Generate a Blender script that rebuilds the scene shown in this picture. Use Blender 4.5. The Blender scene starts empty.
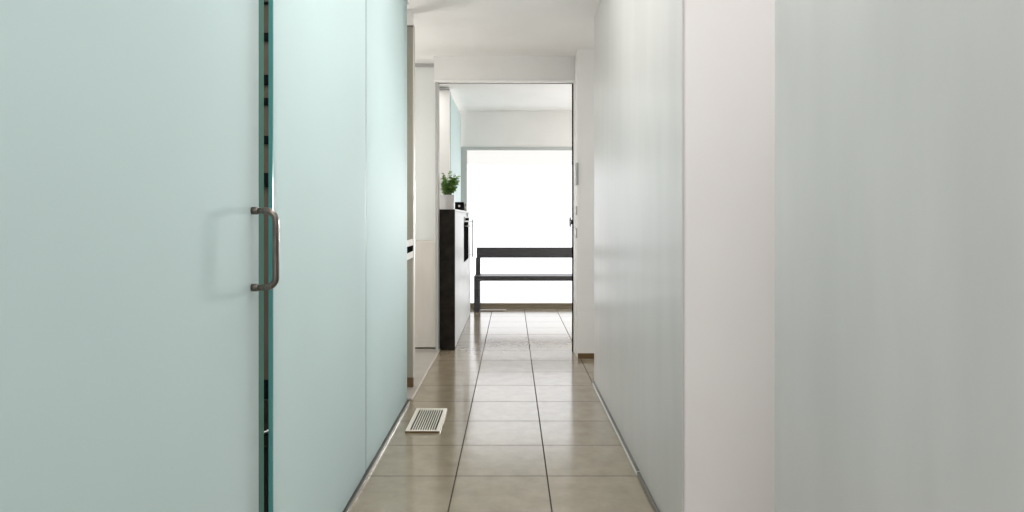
import bpy, bmesh, math, random
from mathutils import Vector, Matrix
random.seed(7)
S = bpy.context.scene
C = S.collection

# ------------------------------------------------------------------ render look
S.view_settings.view_transform = 'Standard'
S.view_settings.look = 'None'
S.view_settings.gamma = 1
S.view_settings.use_curve_mapping = False
S.view_settings.exposure = 0.0

# ------------------------------------------------------------------ materials
def mat(name, col, rough=0.5, metal=0.0, spec=0.5, coat=0.0, coat_rough=0.05, ior=1.5):
    m = bpy.data.materials.new(name); m.use_nodes = True
    b = m.node_tree.nodes['Principled BSDF']
    b.inputs['Base Color'].default_value = (*col, 1)
    b.inputs['Roughness'].default_value = rough
    b.inputs['Metallic'].default_value = metal
    b.inputs['Specular IOR Level'].default_value = spec
    b.inputs['Coat Weight'].default_value = coat
    b.inputs['Coat Roughness'].default_value = coat_rough
    b.inputs['IOR'].default_value = ior
    return m

def nt(m): return m.node_tree.nodes, m.node_tree.links, m.node_tree.nodes['Principled BSDF']

def vary(m, c1, c2, scale=(1, 1, 1), nscale=4.0, detail=4.0, lo=0.35, hi=0.65, bump=0.0, rough=None):
    """procedural colour variation from stretched noise in object space"""
    n, l, b = nt(m)
    tc = n.new('ShaderNodeTexCoord'); mp = n.new('ShaderNodeMapping')
    mp.inputs['Scale'].default_value = scale
    no = n.new('ShaderNodeTexNoise'); no.inputs['Scale'].default_value = nscale; no.inputs['Detail'].default_value = detail
    cr = n.new('ShaderNodeValToRGB')
    cr.color_ramp.elements[0].position = lo; cr.color_ramp.elements[0].color = (*c1, 1)
    cr.color_ramp.elements[1].position = hi; cr.color_ramp.elements[1].color = (*c2, 1)
    l.new(tc.outputs['Object'], mp.inputs['Vector']); l.new(mp.outputs[0], no.inputs['Vector'])
    l.new(no.outputs['Fac'], cr.inputs['Fac']); l.new(cr.outputs['Color'], b.inputs['Base Color'])
    if rough:
        r = n.new('ShaderNodeMapRange'); r.inputs['To Min'].default_value = rough[0]; r.inputs['To Max'].default_value = rough[1]
        l.new(no.outputs['Fac'], r.inputs['Value']); l.new(r.outputs[0], b.inputs['Roughness'])
    if bump:
        bp = n.new('ShaderNodeBump'); bp.inputs['Strength'].default_value = bump; bp.inputs['Distance'].default_value = 0.01
        l.new(no.outputs['Fac'], bp.inputs['Height']); l.new(bp.outputs[0], b.inputs['Normal'])
    return m

M = {}
M['paint'] = vary(mat('white_paint', (.80, .78, .75), .6), (.775, .765, .745), (.805, .795, .775), nscale=3)
M['ceiling'] = vary(mat('ceiling_paint', (.84, .83, .81), .7), (.83, .82, .80), (.86, .85, .83), nscale=2)
M['pinkwhite'] = vary(mat('warm_white_paint', (.78, .74, .73), .55), (.78, .745, .735), (.80, .77, .76), nscale=2)
M['plaster'] = vary(mat('polished_grey_plaster', (.6, .61, .6), .25, spec=.5), (.545, .535, .525), (.60, .588, .578),
                    scale=(1.0, 1.0, .22), nscale=5, detail=6, bump=.02, rough=(.26, .38))
M['gap_shade'] = mat('gap_shade', (.16, .16, .15), .7)  # dark tone standing for the shade inside the narrow wall gap
M['cream'] = vary(mat('cream_laminate', (.72, .66, .58), .4), (.62, .59, .535), (.66, .63, .575), scale=(3, 3, .6), nscale=4)
M['olive'] = vary(mat('olive_grey_lacquer', (.30, .29, .23), .25), (.255, .25, .195), (.30, .29, .24), scale=(2, 2, .5), nscale=3)
M['brown_base'] = mat('brown_wood_base', (.12, .07, .025), .4)
M['dark_wood'] = vary(mat('dark_stained_wood', (.03, .026, .022), .55, spec=.15), (.010, .008, .006), (.023, .019, .015), scale=(1, 1, 1), nscale=14)
M['white_gloss'] = mat('white_gloss_lacquer', (.66, .68, .69), .4, spec=.25)
M['black'] = mat('black_satin', (.008, .008, .008), .6, spec=0)
M['black_matte'] = mat('black_matte', (.008, .008, .008), .8, spec=0)
M['steel'] = vary(mat('brushed_steel', (.55, .54, .52), .28, 1.0), (.46, .45, .43), (.60, .59, .57), scale=(2, 2, 60), nscale=4)
M['bronze'] = vary(mat('dark_brushed_pull', (.2, .17, .15), .3, 1.0), (.13, .11, .095), (.22, .20, .175), scale=(30, 30, 3), nscale=6)
M['alu'] = mat('satin_aluminium', (.62, .60, .57), .3, 1.0)
M['grey_frame'] = mat('grey_frame_paint', (.46, .48, .47), .4)
M['grey_trim'] = mat('grey_trim_paint', (.36, .36, .35), .45)
M['white_trim'] = mat('white_trim_paint', (.86, .85, .83), .4)
M['platform'] = vary(mat('pale_grey_platform', (.36, .34, .31), .3), (.32, .30, .27), (.38, .36, .33), nscale=4)
M['bench'] = vary(mat('charcoal_stained_bench', (.035, .034, .036), .4), (.026, .025, .027), (.05, .048, .05), scale=(2, 30, 30), nscale=4)
M['bench_top'] = mat('charcoal_bench_top', (.05, .05, .05), .22)
M['edging'] = mat('stone_edging', (.55, .49, .43), .4)
M['dark_alu'] = mat('dark_aluminium', (.25, .235, .21), .35, 1.0)
M['jamb'] = mat('warm_grey_jamb', (.40, .40, .385), .4)
M['sill'] = mat('taupe_sill', (.30, .25, .17), .4)
M['vent'] = mat('cream_vent_metal', (.80, .75, .66), .35)
M['vent_dark'] = mat('vent_cavity', (.012, .011, .009), .8)
M['gasket'] = mat('grey_gasket', (.16, .19, .19), .6)
M['teal_edge'] = mat('teal_cut_glass_edge', (.09, .31, .30), .2)
M['post_green'] = mat('bronze_post', (.03, .05, .04), .6)
M['brown_wall'] = vary(mat('brown_tile_wall', (.07, .055, .04), .6, spec=.2), (.065, .050, .035), (.085, .066, .048), nscale=6)
M['pot'] = mat('white_ceramic', (.60, .59, .58), .3)
M['soil'] = mat('soil', (.05, .035, .02), .9)
M['stem'] = mat('stem_green', (.12, .16, .05), .6)
M['leaf'] = vary(mat('leaf_green', (.12, .3, .04), .45), (.07, .20, .025), (.26, .46, .11), nscale=30, lo=.3, hi=.7)
M['knob'] = mat('grey_metal_knob', (.22, .23, .23), .4, .8)

def frosted(name, c, trans=.5, rough=.3, ior=1.4):
    m = bpy.data.materials.new(name); m.use_nodes = True
    n, l = m.node_tree.nodes, m.node_tree.links
    n.remove(n['Principled BSDF']); out = n['Material Output']
    tc = n.new('ShaderNodeTexCoord'); no = n.new('ShaderNodeTexNoise'); no.inputs['Scale'].default_value = 1.3
    cr = n.new('ShaderNodeValToRGB')
    cr.color_ramp.elements[0].position = .35; cr.color_ramp.elements[0].color = (*[v * .97 for v in c], 1)
    cr.color_ramp.elements[1].position = .65; cr.color_ramp.elements[1].color = (*c, 1)
    l.new(tc.outputs['Object'], no.inputs['Vector']); l.new(no.outputs['Fac'], cr.inputs['Fac'])
    d = n.new('ShaderNodeBsdfDiffuse'); t = n.new('ShaderNodeBsdfTranslucent')
    l.new(cr.outputs['Color'], d.inputs['Color']); l.new(cr.outputs['Color'], t.inputs['Color'])
    mx = n.new('ShaderNodeMixShader'); mx.inputs[0].default_value = trans
    l.new(d.outputs[0], mx.inputs[1]); l.new(t.outputs[0], mx.inputs[2])
    g = n.new('ShaderNodeBsdfGlossy'); g.inputs['Roughness'].default_value = rough
    fr = n.new('ShaderNodeFresnel'); fr.inputs['IOR'].default_value = ior
    m2 = n.new('ShaderNodeMixShader')
    l.new(fr.outputs[0], m2.inputs[0]); l.new(mx.outputs[0], m2.inputs[1]); l.new(g.outputs[0], m2.inputs[2])
    l.new(m2.outputs[0], out.inputs['Surface'])
    return m
M['frost'] = frosted('frosted_teal_glass', (.71, .80, .80), .62, .6, 1.02)
M['frost_door'] = frosted('frosted_teal_door_glass', (.69, .785, .785), .5, .6, 1.05)
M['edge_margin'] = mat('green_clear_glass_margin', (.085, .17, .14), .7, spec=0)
M['frost_pale'] = frosted('frosted_pale_glass', (.88, .90, .875), .35, .3)

def lit_pane(name, col, strength):
    m = mat(name, (.12, .12, .12), .6, spec=.2)
    b = m.node_tree.nodes['Principled BSDF']
    b.inputs['Emission Color'].default_value = (*col, 1); b.inputs['Emission Strength'].default_value = strength
    return m
M['pane'] = lit_pane('daylit_frosted_pane', (.95, .965, 1.0), 1.9)
M['pane_top'] = lit_pane('daylit_upper_pane', (.97, .96, .93), .92)

# floor: square polished tiles with thin dark grout
def tile_floor():
    m = mat('polished_stone_tiles', (.3, .26, .21), .12, spec=.7, ior=1.8)
    n, l, b = nt(m)
    tc = n.new('ShaderNodeTexCoord'); mp = n.new('ShaderNodeMapping')
    mp.inputs['Location'].default_value = (.251 + .408 * 10, -2.998 + .408 * 20, 0)
    l.new(tc.outputs['Object'], mp.inputs['Vector'])
    br = n.new('ShaderNodeTexBrick'); br.offset = 0; br.squash = 1
    br.inputs['Scale'].default_value = 1; br.inputs['Brick Width'].default_value = .408
    br.inputs['Row Height'].default_value = .408; br.inputs['Mortar Size'].default_value = .0034
    br.inputs['Mortar Smooth'].default_value = .1
    br.inputs['Color1'].default_value = (.265, .222, .158, 1); br.inputs['Color2'].default_value = (.295, .252, .185, 1)
    br.inputs['Mortar'].default_value = (.06, .052, .042, 1)
    l.new(mp.outputs[0], br.inputs['Vector'])
    no = n.new('ShaderNodeTexNoise'); no.inputs['Scale'].default_value = 9; no.inputs['Detail'].default_value = 8
    no.inputs['Roughness'].default_value = .65
    l.new(tc.outputs['Object'], no.inputs['Vector'])
    cr = n.new('ShaderNodeValToRGB')
    cr.color_ramp.elements[0].position = .3; cr.color_ramp.elements[0].color = (.86, .84, .81, 1)
    cr.color_ramp.elements[1].position = .7; cr.color_ramp.elements[1].color = (1.08, 1.08, 1.08, 1)
    l.new(no.outputs['Fac'], cr.inputs['Fac'])
    mu = n.new('ShaderNodeMix'); mu.data_type = 'RGBA'; mu.blend_type = 'MULTIPLY'; mu.inputs['Factor'].default_value = 1
    l.new(br.outputs['Color'], mu.inputs['A']); l.new(cr.outputs['Color'], mu.inputs['B'])
    l.new(mu.outputs['Result'], b.inputs['Base Color'])
    ra = n.new('ShaderNodeMapRange'); ra.inputs['To Min'].default_value = .12; ra.inputs['To Max'].default_value = .17
    l.new(no.outputs['Fac'], ra.inputs['Value'])
    mxr = n.new('ShaderNodeMix'); mxr.data_type = 'FLOAT'; mxr.inputs['B'].default_value = .8
    l.new(br.outputs['Fac'], mxr.inputs['Factor']); l.new(ra.outputs[0], mxr.inputs['A'])
    l.new(mxr.outputs['Result'], b.inputs['Roughness'])
    sp = n.new('ShaderNodeMapRange'); sp.inputs['To Min'].default_value = .7; sp.inputs['To Max'].default_value = 0
    l.new(br.outputs['Fac'], sp.inputs['Value']); l.new(sp.outputs[0], b.inputs['Specular IOR Level'])
    inv = n.new('ShaderNodeMath'); inv.operation = 'SUBTRACT'; inv.inputs[0].default_value = 1
    l.new(br.outputs['Fac'], inv.inputs[1])
    bp = n.new('ShaderNodeBump'); bp.inputs['Strength'].default_value = .06; bp.inputs['Distance'].default_value = .001
    l.new(inv.outputs[0], bp.inputs['Height']); l.new(bp.outputs[0], b.inputs['Normal'])
    return m
M['tiles'] = tile_floor()

# ------------------------------------------------------------------ mesh helpers
def box(bm, x0, x1, y0, y1, z0, z1, bevel=0.0, seg=2):
    t = bmesh.new()
    bmesh.ops.create_cube(t, size=1)
    for v in t.verts:
        v.co = Vector(((x0 + x1) / 2 + v.co.x * (x1 - x0), (y0 + y1) / 2 + v.co.y * (y1 - y0), (z0 + z1) / 2 + v.co.z * (z1 - z0)))
    if bevel:
        bmesh.ops.bevel(t, geom=t.edges[:], offset=bevel, segments=seg, affect='EDGES', profile=.5)
    merge(bm, t); return bm

def merge(bm, t):
    me = bpy.data.meshes.new('tmp'); t.to_mesh(me); t.free(); bm.from_mesh(me); bpy.data.meshes.remove(me)

def tube(bm, pts, r, sides=12, cap=True):
    pts = [Vector(p) for p in pts]; rings = []
    up = None
    for i, p in enumerate(pts):
        a = pts[max(i - 1, 0)]; c = pts[min(i + 1, len(pts) - 1)]
        t = (c - a).normalized()
        if up is None:
            up = Vector((0, 0, 1)) if abs(t.z) < .9 else Vector((0, 1, 0))
        u = (up - t * up.dot(t)).normalized(); w = t.cross(u); up = u
        rr = r[i] if isinstance(r, (list, tuple)) else r
        rings.append([bm.verts.new(p + (u * math.cos(k * 2 * math.pi / sides) + w * math.sin(k * 2 * math.pi / sides)) * rr) for k in range(sides)])
    for a, b in zip(rings, rings[1:]):
        for k in range(sides):
            f = bm.faces.new((a[k], a[(k + 1) % sides], b[(k + 1) % sides], b[k])); f.smooth = True
    if cap:
        bm.faces.new(rings[0][::-1]); bm.faces.new(rings[-1])
    return bm

def prism(bm, poly, axis, a, b):
    """extrude a 2-D polygon along an axis (x: poly=(y,z), y: poly=(x,z), z: poly=(x,y))"""
    def P(p, t): return {'x': (t, p[0], p[1]), 'y': (p[0], t, p[1]), 'z': (p[0], p[1], t)}[axis]
    va = [bm.verts.new(P(p, a)) for p in poly]; vb = [bm.verts.new(P(p, b)) for p in poly]
    bm.faces.new(va); bm.faces.new(vb[::-1])
    for i in range(len(poly)):
        j = (i + 1) % len(poly)
        bm.faces.new((va[i], vb[i], vb[j], va[j]))
    bmesh.ops.recalc_face_normals(bm, faces=bm.faces[:])
    return bm

def obj(name, bm, m, parent=None):
    me = bpy.data.meshes.new(name)
    # put the object's origin at the base centre of the shape
    xs = [v.co for v in bm.verts]
    lo = Vector((min(v.x for v in xs), min(v.y for v in xs), min(v.z for v in xs)))
    hi = Vector((max(v.x for v in xs), max(v.y for v in xs), max(v.z for v in xs)))
    o0 = Vector(((lo.x + hi.x) / 2, (lo.y + hi.y) / 2, lo.z))
    if parent is None or parent.type != 'EMPTY':
        pass
    bmesh.ops.translate(bm, verts=bm.verts[:], vec=-o0)
    bm.to_mesh(me); bm.free()
    me.materials.append(m)
    o = bpy.data.objects.new(name, me); C.objects.link(o)
    pw = Vector((0, 0, 0)); q = parent
    while q is not None:
        pw += q.location; q = q.parent
    o.location = o0 - pw
    if parent: o.parent = parent
    return o

def tag(o, label=None, cat=None, group=None, kind=None):
    if label: o['label'] = label
    if cat: o['category'] = cat
    if group: o['group'] = group
    if kind: o['kind'] = kind
    return o

def thing(name, loc, label, cat, group=None):
    o = bpy.data.objects.new(name, None); C.objects.link(o); o.location = loc
    o.empty_display_size = .05
    return tag(o, label, cat, group)

def st(name, bm, m, label, cat, parent=None):
    o = obj(name, bm, m, parent)
    if parent is None: tag(o, label, cat, kind='structure')
    return o
B = bmesh.new
H = 2.55

# ------------------------------------------------------------------ SETTING: shell
bm = B(); box(bm, -2.6, 3.0, -2.0, 8.85, -.05, 0)
fl = bm
o = obj('floor', fl, M['tiles']); o.location.z = -.05
tag(o, 'square polished taupe stone floor tiles with thin grout lines', 'floor', kind='structure')
# keep tile grid in world space: shift mesh so object origin is the world origin
for v in o.data.vertices: v.co += Vector(o.location)
o.location = (0, 0, 0)

st('ceiling', box(B(), -2.6, 3.0, -2.0, 8.85, H, H + .05), M['ceiling'], 'plain white ceiling running over the whole corridor', 'ceiling')

# left glass wall: channel at the floor, rail on top
LX = -.656
st('baseboard_left', box(box(B(), -.650, -.640, .2, 4.19, 0, .014, .002), -.682, -.650, .2, 4.19, 0, .008), M['dark_alu'],
   'slim grey metal track along the floor under the frosted glass', 'baseboard')
st('trim_1', box(B(), -.69, -.64, -1.9, 4.20, 2.492, H, .002), M['white_trim'], 'white rail between ceiling and top of the frosted glass wall', 'trim')

# room behind the glass
st('wall_interior', box(B(), -2.45, -.70, 4.08, 4.18, 0, H), M['paint'], 'white end wall of the room behind the frosted glass', 'wall')
st('wall_left', box(B(), -2.6, -2.45, -2.0, 8.85, 0, H), M['paint'], 'white wall of the room behind the frosted glass', 'wall')

# right polished plaster wall, far length
RX = .570
st('wall_right', box(box(B(), .579, .72, 2.252, 4.60, 0, H), .72, 3.0, 2.252, 2.40, 0, H), M['pinkwhite'],
   'plain warm white wall face between the two grey polished walls on the right', 'wall')
pl = st('wall_right_panel', box(B(), RX, .5772, 2.250, 4.648, 0, H), M['plaster'], 'glossy grey polished plaster wall along the right of the corridor', 'wall')
st('wall_right_gap', box(B(), .5772, .579, 2.262, 4.648, 0, H), M['gap_shade'], 'thin dark strip coloured as the shadow gap at the edge of the far grey wall', 'wall', pl)
st('wall_right_end', box(B(), .579, .72, 4.60, 4.648, 0, H), M['paint'], 'white end of the far grey wall', 'wall', pl)
st('baseboard_right', box(B(), RX - .012, RX, 2.992, 4.648, 0, .024, .002), M['white_trim'],
   'slim metal skirting strip along the foot of the right grey wall', 'baseboard')
br_ = bpy.data.objects['baseboard_right']
st('near_strip', box(B(), RX - .013, RX, 2.25, 2.987, 0, .024, .002), M['dark_alu'], '', '', br_)  # darker metal paints in the brown reflection on the near skirting
st('top_bead', box(B(), RX - .014, RX, 2.992, 4.648, .024, .027, .0008), M['dark_alu'], '', '', br_)
# near length of the same wall, with the opening beyond it
st('wall_front', box(B(), RX, .72, -2.0, 1.452, 0, H), M['plaster'], 'nearest glossy grey polished wall at the right edge of the photo', 'wall')
st('wall_side', box(B(), 2.0, 2.1, -2.0, 2.252, 0, H), M['paint'], 'white wall far inside the side opening', 'wall')

# pilaster and header at the end of the corridor
st('wall_pilaster', box(B(), .539, 1.6, 5.53, 5.72, .0, H), M['paint'], 'pale grey white pier right of the doorway beyond the glossy wall', 'wall')
st('baseboard_pilaster', box(B(), .543, 1.6, 5.522, 5.538, 0, .042, .002), M['brown_base'], 'short brown skirting at the foot of the pale pier', 'baseboard')
st('wall_header', box(B(), -.672, 1.6, 5.76, 5.79, 2.345, H), M['paint'], 'white beam over the doorway at the end of the corridor', 'wall')
dr = st('door_frame', box(B(), -.672, .60, 5.75, 5.80, 2.326, 2.345, .002), M['white_trim'], 'white doorway frame at the end of the corridor', 'trim')
dr.name = 'trim_2'
st('jamb', box(B(), -.658, -.634, 5.75, 5.86, 0.0, 2.326, .002), M['jamb'], '', '', dr)
st('jamb', box(B(), .532, .60, 5.75, 5.875, 0.0, 2.326, .003), M['white_trim'], '', '', dr)
st('seal', box(B(), .522, .532, 5.80, 5.835, 0.0, 2.322, .001), M['black_matte'], '', '', dr)
st('head_seal', box(B(), -.640, .532, 5.80, 5.81, 2.320, 2.330), M['grey_trim'], '', '', dr)

# far room
YB = 8.70
st('wall_back', box(box(B(), -2.45, 3.0, YB, 8.85, 2.085, H), -2.45, -.664, YB, 8.85, 0, 2.085), M['paint'],
   'pale wall band above the big frosted window', 'wall')
st('wall_far_right', box(B(), 2.6, 2.75, 4.65, 8.85, 0, H), M['paint'], 'white side wall of the far room', 'wall')
st('wall_far_left', box(B(), -1.6, -.664, 7.10, 7.20, 0, 2.515), M['paint'], 'white partition behind the potted plant', 'wall')
st('top_cap', box(B(), -1.6, -.664, 7.09, 7.20, 2.515, 2.53), M['grey_trim'], '', '', bpy.data.objects['wall_far_left'])

win = st('window_1', box(box(box(box(B(), -.664, -.584, YB - .02, 8.80, 0, 2.085, .004), -.584, 2.6, YB - .02, 8.80, 2.045, 2.085, .004),
         -.584, 2.6, YB - .0, 8.80, 0, .05, .003), 2.55, 2.6, YB - .02, 8.80, .05, 2.045), M['grey_frame'], 'tall frosted daylit window with grey frame behind the bench', 'window')
st('pane', box(B(), -.584, 2.55, 8.75, 8.76, .05, 1.855), M['pane'], '', '', win)
st('upper_pane', box(B(), -.584, 2.55, 8.74, 8.76, 1.855, 2.045), M['pane_top'], '', '', win)
st('window_sill', box(box(B(), -.584, 2.55, YB - .045, YB, 0, .062, .003), -.584, 2.55, YB - .06, YB - .045, 0, .03, .002), M['sill'], '', '', win)

# raised platform at the left of the passage
pf = st('floor_platform', box(B(), -2.45, -.640, 4.26, 5.89, 0, .010, .001), M['platform'], 'pale grey raised floor left of the tiles', 'floor')
st('edging', box(B(), -.640, -.629, 4.25, 5.89, 0, .012, .001), M['edging'], '', '', pf)

# ------------------------------------------------------------------ THINGS
# sliding frosted door with pull handle
sd = thing('sliding_glass_door', (LX, 1.0, .02), 'nearest frosted teal glass sliding door with a dark metal pull handle', 'glass door')
obj('glass_pane', box(B(), LX - .011, LX, .20, 1.736, .016, 2.492, .001), M['frost_door'], sd)
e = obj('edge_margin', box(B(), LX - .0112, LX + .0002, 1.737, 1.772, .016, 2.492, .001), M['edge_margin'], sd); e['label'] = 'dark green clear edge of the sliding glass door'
hd = B()
hy = 1.690; z0, z1 = .977, 1.171; so = .060; r = .0085; cr = .026
pts = [(LX + .001, hy, z1)]
pts += [(LX + so - cr, hy, z1)]
for k in range(1, 8):
    a = math.pi / 2 * k / 8
    pts.append((LX + so - cr + cr * math.sin(a), hy, z1 - cr + cr * math.cos(a)))
pts += [(LX + so, hy, z1 - cr)]
for k in range(1, 6): pts.append((LX + so, hy, z1 - cr - (z1 - z0 - 2 * cr) * k / 6))
pts += [(LX + so, hy, z0 + cr)]
for k in range(1, 8):
    a = math.pi / 2 * k / 8
    pts.append((LX + so - cr + cr * math.cos(a), hy, z0 + cr - cr * math.sin(a)))
pts += [(LX + so - cr, hy, z0), (LX + .001, hy, z0)]
tube(hd, pts, r, 20)
h = obj('pull_handle', hd, M['bronze'], sd); h['label'] = 'dark brushed metal pull handle'
for zz in (z0, z1):
    c = B(); tube(c, [(LX, hy, zz), (LX + .004, hy, zz), (LX + .014, hy, zz), (LX + .016, hy, zz)], [.0095, .0098, .0098, .0088], 20)
    obj('collar', c, M['bronze'], h)
# dark upright behind the edge of the sliding door
bp = thing('door_post', (-.70, 1.72, 0), 'dark green upright seen blurred behind the free edge of the sliding door', 'post')
obj('upright', prism(B(), [(-.6690, 1.772), (-.6690, 1.738), (-.700, 1.665), (-.735, 1.665), (-.735, 1.772)], 'z', .008, 2.49), M['post_green'], bp)
obj('foot_plate', box(B(), -.725, -.672, 1.695, 1.772, 0, .008, .001), M['post_green'], bp)

def glass_panel(y0, y1, label):
    t = thing('glass_panel', (LX, (y0 + y1) / 2, .016), label, 'glass panel', 'fixed frosted glass panels')
    obj('glass_pane', box(B(), LX - .011, LX, y0 + .003, y1, .016, 2.492, .0008), M['frost'], t)
    return t
g1 = glass_panel(1.838, 3.004, 'middle frosted teal glass panel, just behind the sliding door handle')
e = obj('polished_edge', box(B(), LX - .0112, LX + .0001, 1.836, 1.841, .016, 2.492), M['teal_edge'], g1); e['label'] = 'teal cut glass edge'
g2 = glass_panel(3.018, 4.188, 'farthest frosted teal glass panel, beyond the thin seam, nearest the corridor end')
obj('joint_strip', box(B(), LX - .010, LX - .0015, 3.006, 3.018, .016, 2.492), M['gasket'], g2)

# shelving glimpsed through the gap
bk = thing('tall_rack', (-1.05, 3.0, 0), 'brown tall rack with black slots, glimpsed through the gap beside the sliding door', 'rack')
obj('back_panel', box(B(), -1.32, -1.02, 3.24, 3.26, 0, 2.45), M['brown_wall'], bk)
def pz(py, Y): return 1.15 - (py - 219) * Y / 670
for (a, b_) in ((2, 4), (33, 41), (75, 85), (98, 105), (136, 144), (173, 187), (380, 400)):
    obj('slot', box(B(), -1.31, -1.03, 3.222, 3.24, pz(b_, 3.23), pz(a, 3.23), .002), M['black_matte'], bk)
obj('low_front', box(B(), -1.32, -1.02, 3.18, 3.24, .0, pz(400, 3.2), .003), M['dark_wood'], bk)
obj('base_box', box(B(), -1.30, -.72, 2.10, 3.175, 0, .07, .003), M['black_matte'], bk)
obj('rail', tube(B(), [(-1.31, 3.168, .08), (-1.03, 3.168, .20)], .008, 10), M['alu'], bk)

# olive post with the white and black bands
pi = thing('pillar', (-.72, 4.62, .01), 'olive grey pillar just past the frosted glass, crossed by white and black bands', 'pillar')
px0, px1 = -.78, -.671
obj('shaft', box(B(), px0, px1, 4.54, 4.58, .075, 2.455, .002), M['olive'], pi)
obj('plinth', box(B(), px0, px1, 4.535, 4.58, .010, .075, .002), M['brown_base'], pi)
obj('cap', box(B(), px0, px1 + .006, 4.53, 4.585, 2.462, 2.478, .001), M['white_trim'], pi)
obj('cap_shadow_gap', box(B(), px0, px1, 4.55, 4.58, 2.455, 2.462), M['black_matte'], pi)  # black filler strip, painting the shade in the gap below the cap
obj('cap_block', box(B(), px0, px1, 4.54, 4.58, 2.478, H), M['ceiling'], pi)
def slant(yl0, yl1, yr0, yr1, d, m, nm):
    # band sloping upward to the right across the front of the shaft, px 407.4 .. 414
    Y = 4.54
    xl, xr = px0, px1 + d
    pxl, pxr = 407.4, 413.6
    xa = (pxl - 512) * Y / 670; xb = (pxr - 512) * Y / 670
    def at(x, ya, yb): t = (x - xa) / (xb - xa); return pz(ya + (yb - ya) * t, Y)
    obj(nm, prism(B(), [(xl, at(xl, yl1, yr1)), (xr, at(xr, yl1, yr1)), (xr, at(xr, yl0, yr0)), (xl, at(xl, yl0, yr0))], 'y', Y - .008, Y + .02), m, pi)
slant(240.2, 246.8, 238.6, 245.2, .003, M['white_trim'], 'upper_band')
slant(246.8, 253.5, 245.2, 250.5, .001, M['black'], 'middle_band')
slant(253.5, 260.2, 250.5, 257.0, .003, M['white_trim'], 'lower_band')
obj('edge_strip', box(B(), px1, px1 + .008, 4.538, 4.58, .075, 2.455), M['cream'], pi)

# cream cupboard with frosted screen on top
cb = thing('cream_cupboard', (-1.2, 6.0, .01), 'cream base cupboard under the frosted screen, left of the doorway', 'cupboard')
obj('body', box(B(), -2.0, -.665, 5.915, 6.35, .015, .960, .002), M['cream'], cb)
obj('toe_kick', box(B(), -2.0, -.676, 5.945, 6.35, .010, .016), M['grey_trim'], cb)
obj('cupboard_door', box(B(), -1.34, -.668, 5.900, 5.915, .020, .955, .002), M['cream'], cb)
obj('cupboard_door', box(B(), -1.995, -1.345, 5.900, 5.915, .020, .955, .002), M['cream'], cb)
sc = thing('frosted_screen', (-1.2, 6.0, .96), 'pale frosted glass screen standing above the cream cupboard', 'screen')
obj('glass_pane', box(B(), -2.0, -.676, 5.935, 5.947, .962, 2.495, .001), M['frost_pale'], sc)
obj('top_rail', box(B(), -2.0, -.668, 5.925, 5.957, 2.495, 2.528, .002), M['grey_trim'], sc)
obj('side_post', box(B(), -.676, -.668, 5.925, 5.957, .962, 2.495, .001), M['white_trim'], sc)

# counter with dark end panel
ct = thing('counter', (-.58, 7.0, 0), 'long white counter with a dark wood end panel facing the corridor', 'counter')
CX = -.506
e = obj('end_panel', box(B(), -.640, -.502, 5.875, 5.915, 0, 1.235, .002), M['dark_wood'], ct); e['label'] = 'dark stained end panel'
obj('carcass', box(B(), -.655, CX - .016, 5.915, 8.12, .0, 1.218), M['white_gloss'], ct)
obj('worktop', box(B(), -.658, CX + .004, 5.915, 8.13, 1.218, 1.238, .002), M['white_gloss'], ct)
obj('side_panel', box(B(), CX - .016, CX, 5.916, 7.035, .004, 1.214, .002), M['white_gloss'], ct)
obj('lower_panel', box(B(), CX - .016, CX, 7.04, 7.70, .004, .690, .002), M['white_gloss'], ct)
d2 = obj('cabinet_door', box(B(), CX - .016, CX, 7.705, 8.118, .004, 1.214, .002), M['white_gloss'], ct)
hb = B(); tube(hb, [(CX + .033, 8.06, .69), (CX + .033, 8.06, 1.15)], .007, 12)
hb2 = obj('door_handle', hb, M['knob'], d2)
for zz in (.72, 1.12):
    obj('standoff', tube(B(), [(CX, 8.06, zz), (CX + .033, 8.06, zz)], .005, 10), M['knob'], d2)

ov = thing('oven', (CX, 7.3, .70), 'black built-in oven with metal handle, set in the side of the white counter', 'oven')
obj('oven_door', box(B(), CX - .015, CX + .006, 7.045, 7.695, .70, 1.115, .003), M['black'], ov)
cp = obj('control_panel', box(B(), CX - .015, CX + .008, 7.045, 7.695, 1.119, 1.175, .003), M['dark_alu'], ov)
for k in range(3):
    yy = 7.15 + .16 * k
    obj('dial', tube(B(), [(CX + .008, yy, 1.147), (CX + .026, yy, 1.147)], .014, 16), M['black'], cp)
obj('handle_bar', tube(B(), [(CX + .042, 7.08, 1.075), (CX + .042, 7.66, 1.075)], .008, 12), M['steel'], ov)
for yy in (7.12, 7.62):
    obj('standoff', tube(B(), [(CX + .005, yy, 1.075), (CX + .042, yy, 1.075)], .006, 10), M['steel'], ov)

# small black device on the counter
dv = thing('black_radio', (-.553, 7.05, 1.238), 'small black box with a pale dot on its face, on the white counter', 'radio')
obj('case', box(B(), -.598, -.508, 7.02, 7.10, 1.240, 1.328, .006, 3), M['black_matte'], dv)
obj('face_dot', tube(B(), [(-.553, 7.021, 1.286), (-.553, 7.017, 1.286)], [.012, .011], 16), M['alu'], dv)
obj('foot', box(B(), -.590, -.516, 7.03, 7.09, 1.238, 1.242), M['black'], dv)
jg = thing('chrome_shaker', (-.514, 7.35, 1.238), 'small chrome shaker beside the black box on the counter', 'shaker')
tb = B(); tube(tb, [(-.514, 7.35, 1.238), (-.514, 7.35, 1.243), (-.514, 7.35, 1.29), (-.514, 7.35, 1.296)], [.013, .015, .013, .011], 18); obj('jar', tb, M['dark_alu'], jg)
tb = B(); tube(tb, [(-.514, 7.35, 1.296), (-.514, 7.35, 1.312), (-.514, 7.35, 1.320)], [.013, .012, .005], 18); obj('lid', tb, M['dark_alu'], jg)

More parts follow.
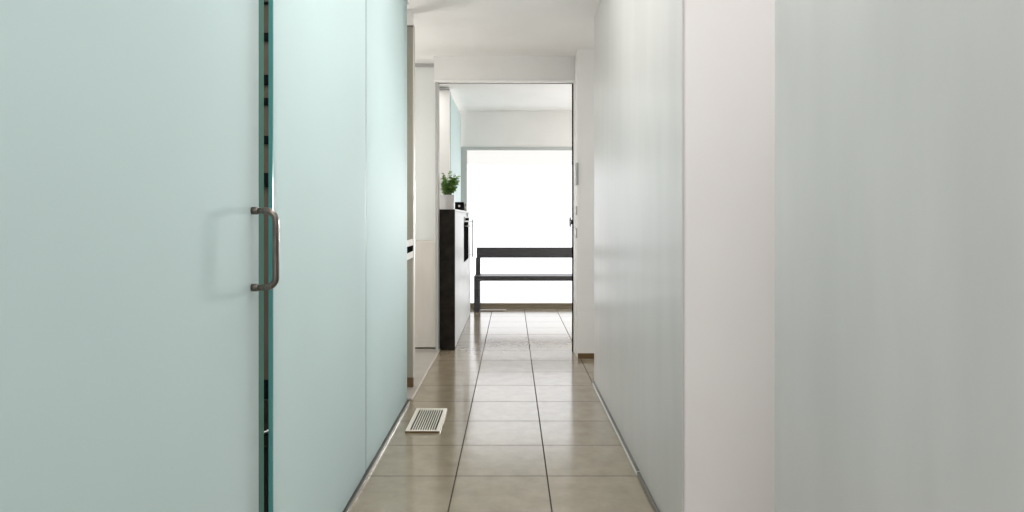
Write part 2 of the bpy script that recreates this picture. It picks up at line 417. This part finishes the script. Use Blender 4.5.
# potted plant
pp = thing('potted_plant', (-.574, 6.0, 1.235), 'small bushy green plant in a square white pot on the counter end', 'plant')
pcx, pcy, pz0 = -.574, 5.985, 1.238
pt = B()
def ring(w, z): return [(pcx - w, pcy - w, z), (pcx + w, pcy - w, z), (pcx + w, pcy + w, z), (pcx - w, pcy + w, z)]
vs = [[pt.verts.new(p) for p in ring(w, z)] for (w, z) in ((.058, pz0), (.062, pz0 + .125), (.056, pz0 + .125), (.054, pz0 + .105))]
for a, b_ in zip(vs, vs[1:]):
    for k in range(4): pt.faces.new((a[k], a[(k + 1) % 4], b_[(k + 1) % 4], b_[k]))
pt.faces.new(vs[0][::-1]); pt.faces.new(vs[-1])
bmesh.ops.bevel(pt, geom=[e for e in pt.edges if abs(e.verts[0].co.z - e.verts[1].co.z) > .05], offset=.004, segments=2, affect='EDGES')
obj('pot', pt, M['pot'], pp)
obj('soil', box(B(), pcx - .053, pcx + .053, pcy - .053, pcy + .053, pz0 + .100, pz0 + .112), M['soil'], pp)
stm = B(); lf = B()
def leaf(bm, p, d, L, W):
    d = d.normalized(); side = d.cross(Vector((0, 0, 1)))
    if side.length < .1: side = Vector((1, 0, 0))
    side.normalize(); nrm = side.cross(d)
    rot = Matrix.Rotation(random.uniform(-.7, .7), 3, d); side = rot @ side; nrm = rot @ nrm
    prof = [(0, .05), (.25, .8), (.5, 1), (.78, .66), (1, .02)]
    rows = []
    for t, w in prof:
        c = p + d * (L * t) - nrm * (L * .25 * t * t)
        rows.append([bm.verts.new(c - side * W * w + nrm * W * w * .25), bm.verts.new(c), bm.verts.new(c + side * W * w + nrm * W * w * .25)])
    for a, b_ in zip(rows, rows[1:]):
        for k in range(2):
            f = bm.faces.new((a[k], a[k + 1], b_[k + 1], b_[k])); f.smooth = True
for i in range(52):
    a = random.uniform(0, 2 * math.pi); tilt = random.uniform(0, .75); L = random.uniform(.11, .215)
    base = Vector((pcx + random.uniform(-.03, .03), pcy + random.uniform(-.03, .03), pz0 + .11))
    d = Vector((math.cos(a) * math.sin(tilt), math.sin(a) * math.sin(tilt), math.cos(tilt)))
    pts = [base + d * L * t + Vector((d.x, d.y, 0)) * .02 * t * t for t in (0, .35, .7, 1)]
    pts = [Vector((max(min(p.x, -.574 + .088), -.574 - .062), p.y, p.z)) for p in pts]
    tube(stm, pts, [.0018, .0016, .0013, .0008], 6)
    for k in range(9):
        t = .3 + .7 * k / 8
        p = base + d * L * t; p.x = max(min(p.x, -.574 + .078), -.574 - .045)
        b2 = a + random.uniform(-1.6, 1.6)
        dd = Vector((math.cos(b2), math.sin(b2), random.uniform(-.2, .7)))
        if p.x < -.61: dd.x = abs(dd.x) * .5
        leaf(lf, p, dd, random.uniform(.026, .042), random.uniform(.010, .016))
obj('stems', stm, M['stem'], pp)
obj('foliage', lf, M['leaf'], pp)

# teal glass partition behind the counter
gp = thing('glass_partition', (-.668, 7.9, 0), 'bright pale teal glass partition behind the counter and plant', 'glass partition')
obj('glass_pane', box(B(), -.674, -.662, 7.205, 8.675, 1.25, 2.50, .001), M['frost'], gp)
obj('lower_wall', box(B(), -.690, -.661, 7.205, 8.675, 0, 1.25), M['paint'], gp)
e = obj('polished_edge', box(B(), -.6745, -.6605, 7.200, 7.206, 1.25, 2.515), M['teal_edge'], gp); e['label'] = 'teal cut glass edge'

# bench in front of the window
bn = thing('bench', (.5, 8.45, 0), 'long charcoal wooden bench with a single back rail in front of the window', 'bench')
bx0, bx1 = -.470, 1.50
obj('seat', box(B(), bx0, bx1, 8.27, 8.64, .385, .445, .004), M['bench'], bn)
obj('back_rail', box(B(), bx0 + .015, bx1 - .015, 8.60, 8.645, .652, .785, .004), M['bench'], bn)
for x in (bx0, bx1 - .07):
    obj('leg', box(B(), x, x + .065, 8.28, 8.34, 0, .385, .003), M['bench'], bn)
    obj('leg', box(B(), x + .005, x + .065, 8.585, 8.635, 0, .385, .003), M['bench'], bn)
    obj('back_post', box(B(), x + .005, x + .065, 8.585, 8.60 + .03, .445, .652, .003), M['bench'], bn)
    obj('stretcher', box(B(), x + .015, x + .05, 8.34, 8.585, .30, .385, .002), M['bench'], bn)

# floor registers
def vent(x0, x1, y0, y1, n, mfr, label, border):
    t = thing('floor_vent', ((x0 + x1) / 2, (y0 + y1) / 2, 0), label, 'floor vent', 'floor vents')
    zt = .012
    f = B()
    box(f, x0, x1, y0, y0 + border * .9, .001, zt, .001); box(f, x0, x1, y1 - border * .9, y1, .001, zt, .001)
    box(f, x0, x0 + border, y0 + border * .9, y1 - border * .9, .001, zt, .001); box(f, x1 - border, x1, y0 + border * .9, y1 - border * .9, .001, zt, .001)
    obj('frame', f, mfr, t)
    obj('cavity', box(B(), x0 + .002, x1 - .002, y0 - .001, y1 - .002, .0005, .004), M['vent_dark'], t)
    obj('front_lip', box(B(), x0, x1, y0 - .003, y0, .0, zt - .002), M['brown_base'], t)
    gx0, gx1 = x0 + border, x1 - border
    p = (gx1 - gx0) / n
    for k in range(1, n):
        c = gx0 + k * p
        obj('slat', box(B(), c - p * .16, c + p * .16, y0 + border * .9, y1 - border * .9, .004, zt - .001), mfr, t)
    return t
vent(-.574, -.390, 3.60, 4.03, 11, M['vent'], 'cream slatted floor vent in the tiles beside the frosted glass', .020)
vent(-.395, -.075, 8.36, 8.44, 14, M['alu'], 'thin grey floor vent under the bench by the window', .01)

# hardware on the pier edge
sp = thing('strike_plate', (.531, 5.6, 1.5), 'tall grey metal plate, highest fitting on the doorway edge by the pier', 'plate')
obj('plate', box(box(B(), .530, .539, 5.518, 5.62, pz(185, 5.55), pz(163, 5.55), .001), .539, .548, 5.518, 5.53, pz(185, 5.55), pz(163, 5.55), .001), M['grey_trim'], sp)
obj('latch', box(B(), .526, .530, 5.55, 5.60, pz(178, 5.55), pz(170, 5.55), .001), M['steel'], sp)
for (a, b_, lb) in ((206, 215, 'upper small grey switch on the edge of the pale pier'), (228, 238, 'lower small grey switch on the edge of the pale pier')):
    s_ = thing('light_switch', (.531, 5.5, pz(b_, 5.55)), lb, 'switch', 'switches on the pier')
    obj('switch_plate', box(B(), .531, .539, 5.54, 5.60, pz(b_, 5.55), pz(a, 5.55), .0015), M['grey_trim'], s_)
    obj('rocker', box(B(), .528, .531, 5.552, 5.588, pz(b_ - 2.5, 5.55), pz(a + 2.5, 5.55), .001), M['alu'], s_)
kb = thing('door_pull', (.519, 5.81, 1.1), 'small dark grey pull knob on the black doorway seal', 'knob')
tk = B(); tube(tk, [(.522, 5.817, pz(222, 5.82)), (.514, 5.817, pz(222, 5.82)), (.508, 5.817, pz(222, 5.82)), (.500, 5.817, pz(222, 5.82)), (.498, 5.817, pz(222, 5.82))], [.022, .020, .046, .046, .036], 20)
obj('knob', tk, M['knob'], kb)
obj('rose', box(B(), .5205, .5222, 5.805, 5.829, pz(228, 5.82), pz(216, 5.82), .0005), M['knob'], kb)

# ------------------------------------------------------------------ lights
def area(name, loc, size, power, col=(1, 1, 1), rot=(0, 0, 0), sy=None):
    L = bpy.data.lights.new(name, 'AREA'); L.energy = power; L.color = col; L.size = size
    if sy: L.shape = 'RECTANGLE'; L.size_y = sy
    o = bpy.data.objects.new(name, L); C.objects.link(o); o.location = loc; o.rotation_euler = rot
    return o
def point_light(name, loc, power, radius=.15, col=(1, 1, 1)):
    L = bpy.data.lights.new(name, 'POINT'); L.energy = power; L.color = col; L.shadow_soft_size = radius
    o = bpy.data.objects.new(name, L); C.objects.link(o); o.location = loc
    return o
area('hall_fill', (-.04, 2.4, 2.54), .4, 24, (1, .97, .94), sy=2.4)  # unseen fill light added along the corridor ceiling, without a fixture
area('hall_fill', (-.04, -.6, 2.54), 0.9, 31, (1, .97, .95), sy=1.5)  # second unseen fill, added overhead to lift the near walls
area('hall_upward_fill', (-.04, 3.3, 2.15), .4, 5, (1, .97, .95), rot=(math.pi, 0, 0), sy=.9)  # added fill aimed upward to brighten the corridor ceiling
point_light('far_room_fill', (1.9, 7.3, 1.5), 46, .2, (1, .98, .96))  # added point fill, out of view, brightens the far room and its ceiling
point_light('kitchen_fill', (-1.5, 5.1, 1.55), 28, .2, (1, .97, .935))  # unseen fill added on the left to lift the ceiling and cupboard
point_light('passage_fill', (1.3, 5.0, 1.7), 4, .15, (1, .97, .94))  # unseen fill added on the right, hidden past the wall end
area('alcove_fill', (-1.15, 6.7, 2.54), .6, 9, (1, .97, .94))  # fill added overhead to brighten the partition behind the plant
area('corner_fill', (-2.2, 7.95, 1.5), 1.9, 26, (1, 1, 1), rot=(0, -math.pi / 2, 0), sy=1.1)  # upright fill added behind the teal partition to light it evenly
area('glass_room_backlight', (-1.7, 1.4, 2.54), 1.2, 40, (1, 1, 1), sy=2.6)  # unseen source added to light the frosted panes from behind
point_light('glass_room_backlight', (-1.6, 3.65, 1.5), 22, .25)  # extra point light added to even out the farthest glass panel
area('side_room_fill', (1.35, 1.2, 2.54), .9, 13, (1, .975, .96), sy=1.5)  # unseen fill added to light the warm white wall face

L = bpy.data.lights.new('daylight_stand_in_spot', 'SPOT'); L.energy = 950; L.spot_size = math.radians(38); L.spot_blend = 1; L.shadow_soft_size = .14  # hidden spot added to imitate window daylight and cast the handle's shadow
sp_ = bpy.data.objects.new('daylight_stand_in_spot', L); C.objects.link(sp_); sp_.location = (1.02, 8.0, 1.30)
sp_.rotation_euler = (Vector((-.60, 1.9, 1.08)) - sp_.location).to_track_quat('-Z', 'Y').to_euler()
W = bpy.data.worlds.new('World'); S.world = W; W.use_nodes = True
bg = W.node_tree.nodes['Background']; bg.inputs['Color'].default_value = (.96, .98, 1, 1); bg.inputs['Strength'].default_value = 1.0

# ------------------------------------------------------------------ camera
cam = bpy.data.cameras.new('camera'); co = bpy.data.objects.new('camera', cam); C.objects.link(co)
co.location = (0, 0, 1.15); co.rotation_euler = (math.pi / 2, 0, 0)
cam.sensor_width = 36; cam.lens = 36 * 670 / 1024
cam.shift_y = -37 / 1024
cam.clip_start = .02
S.camera = co
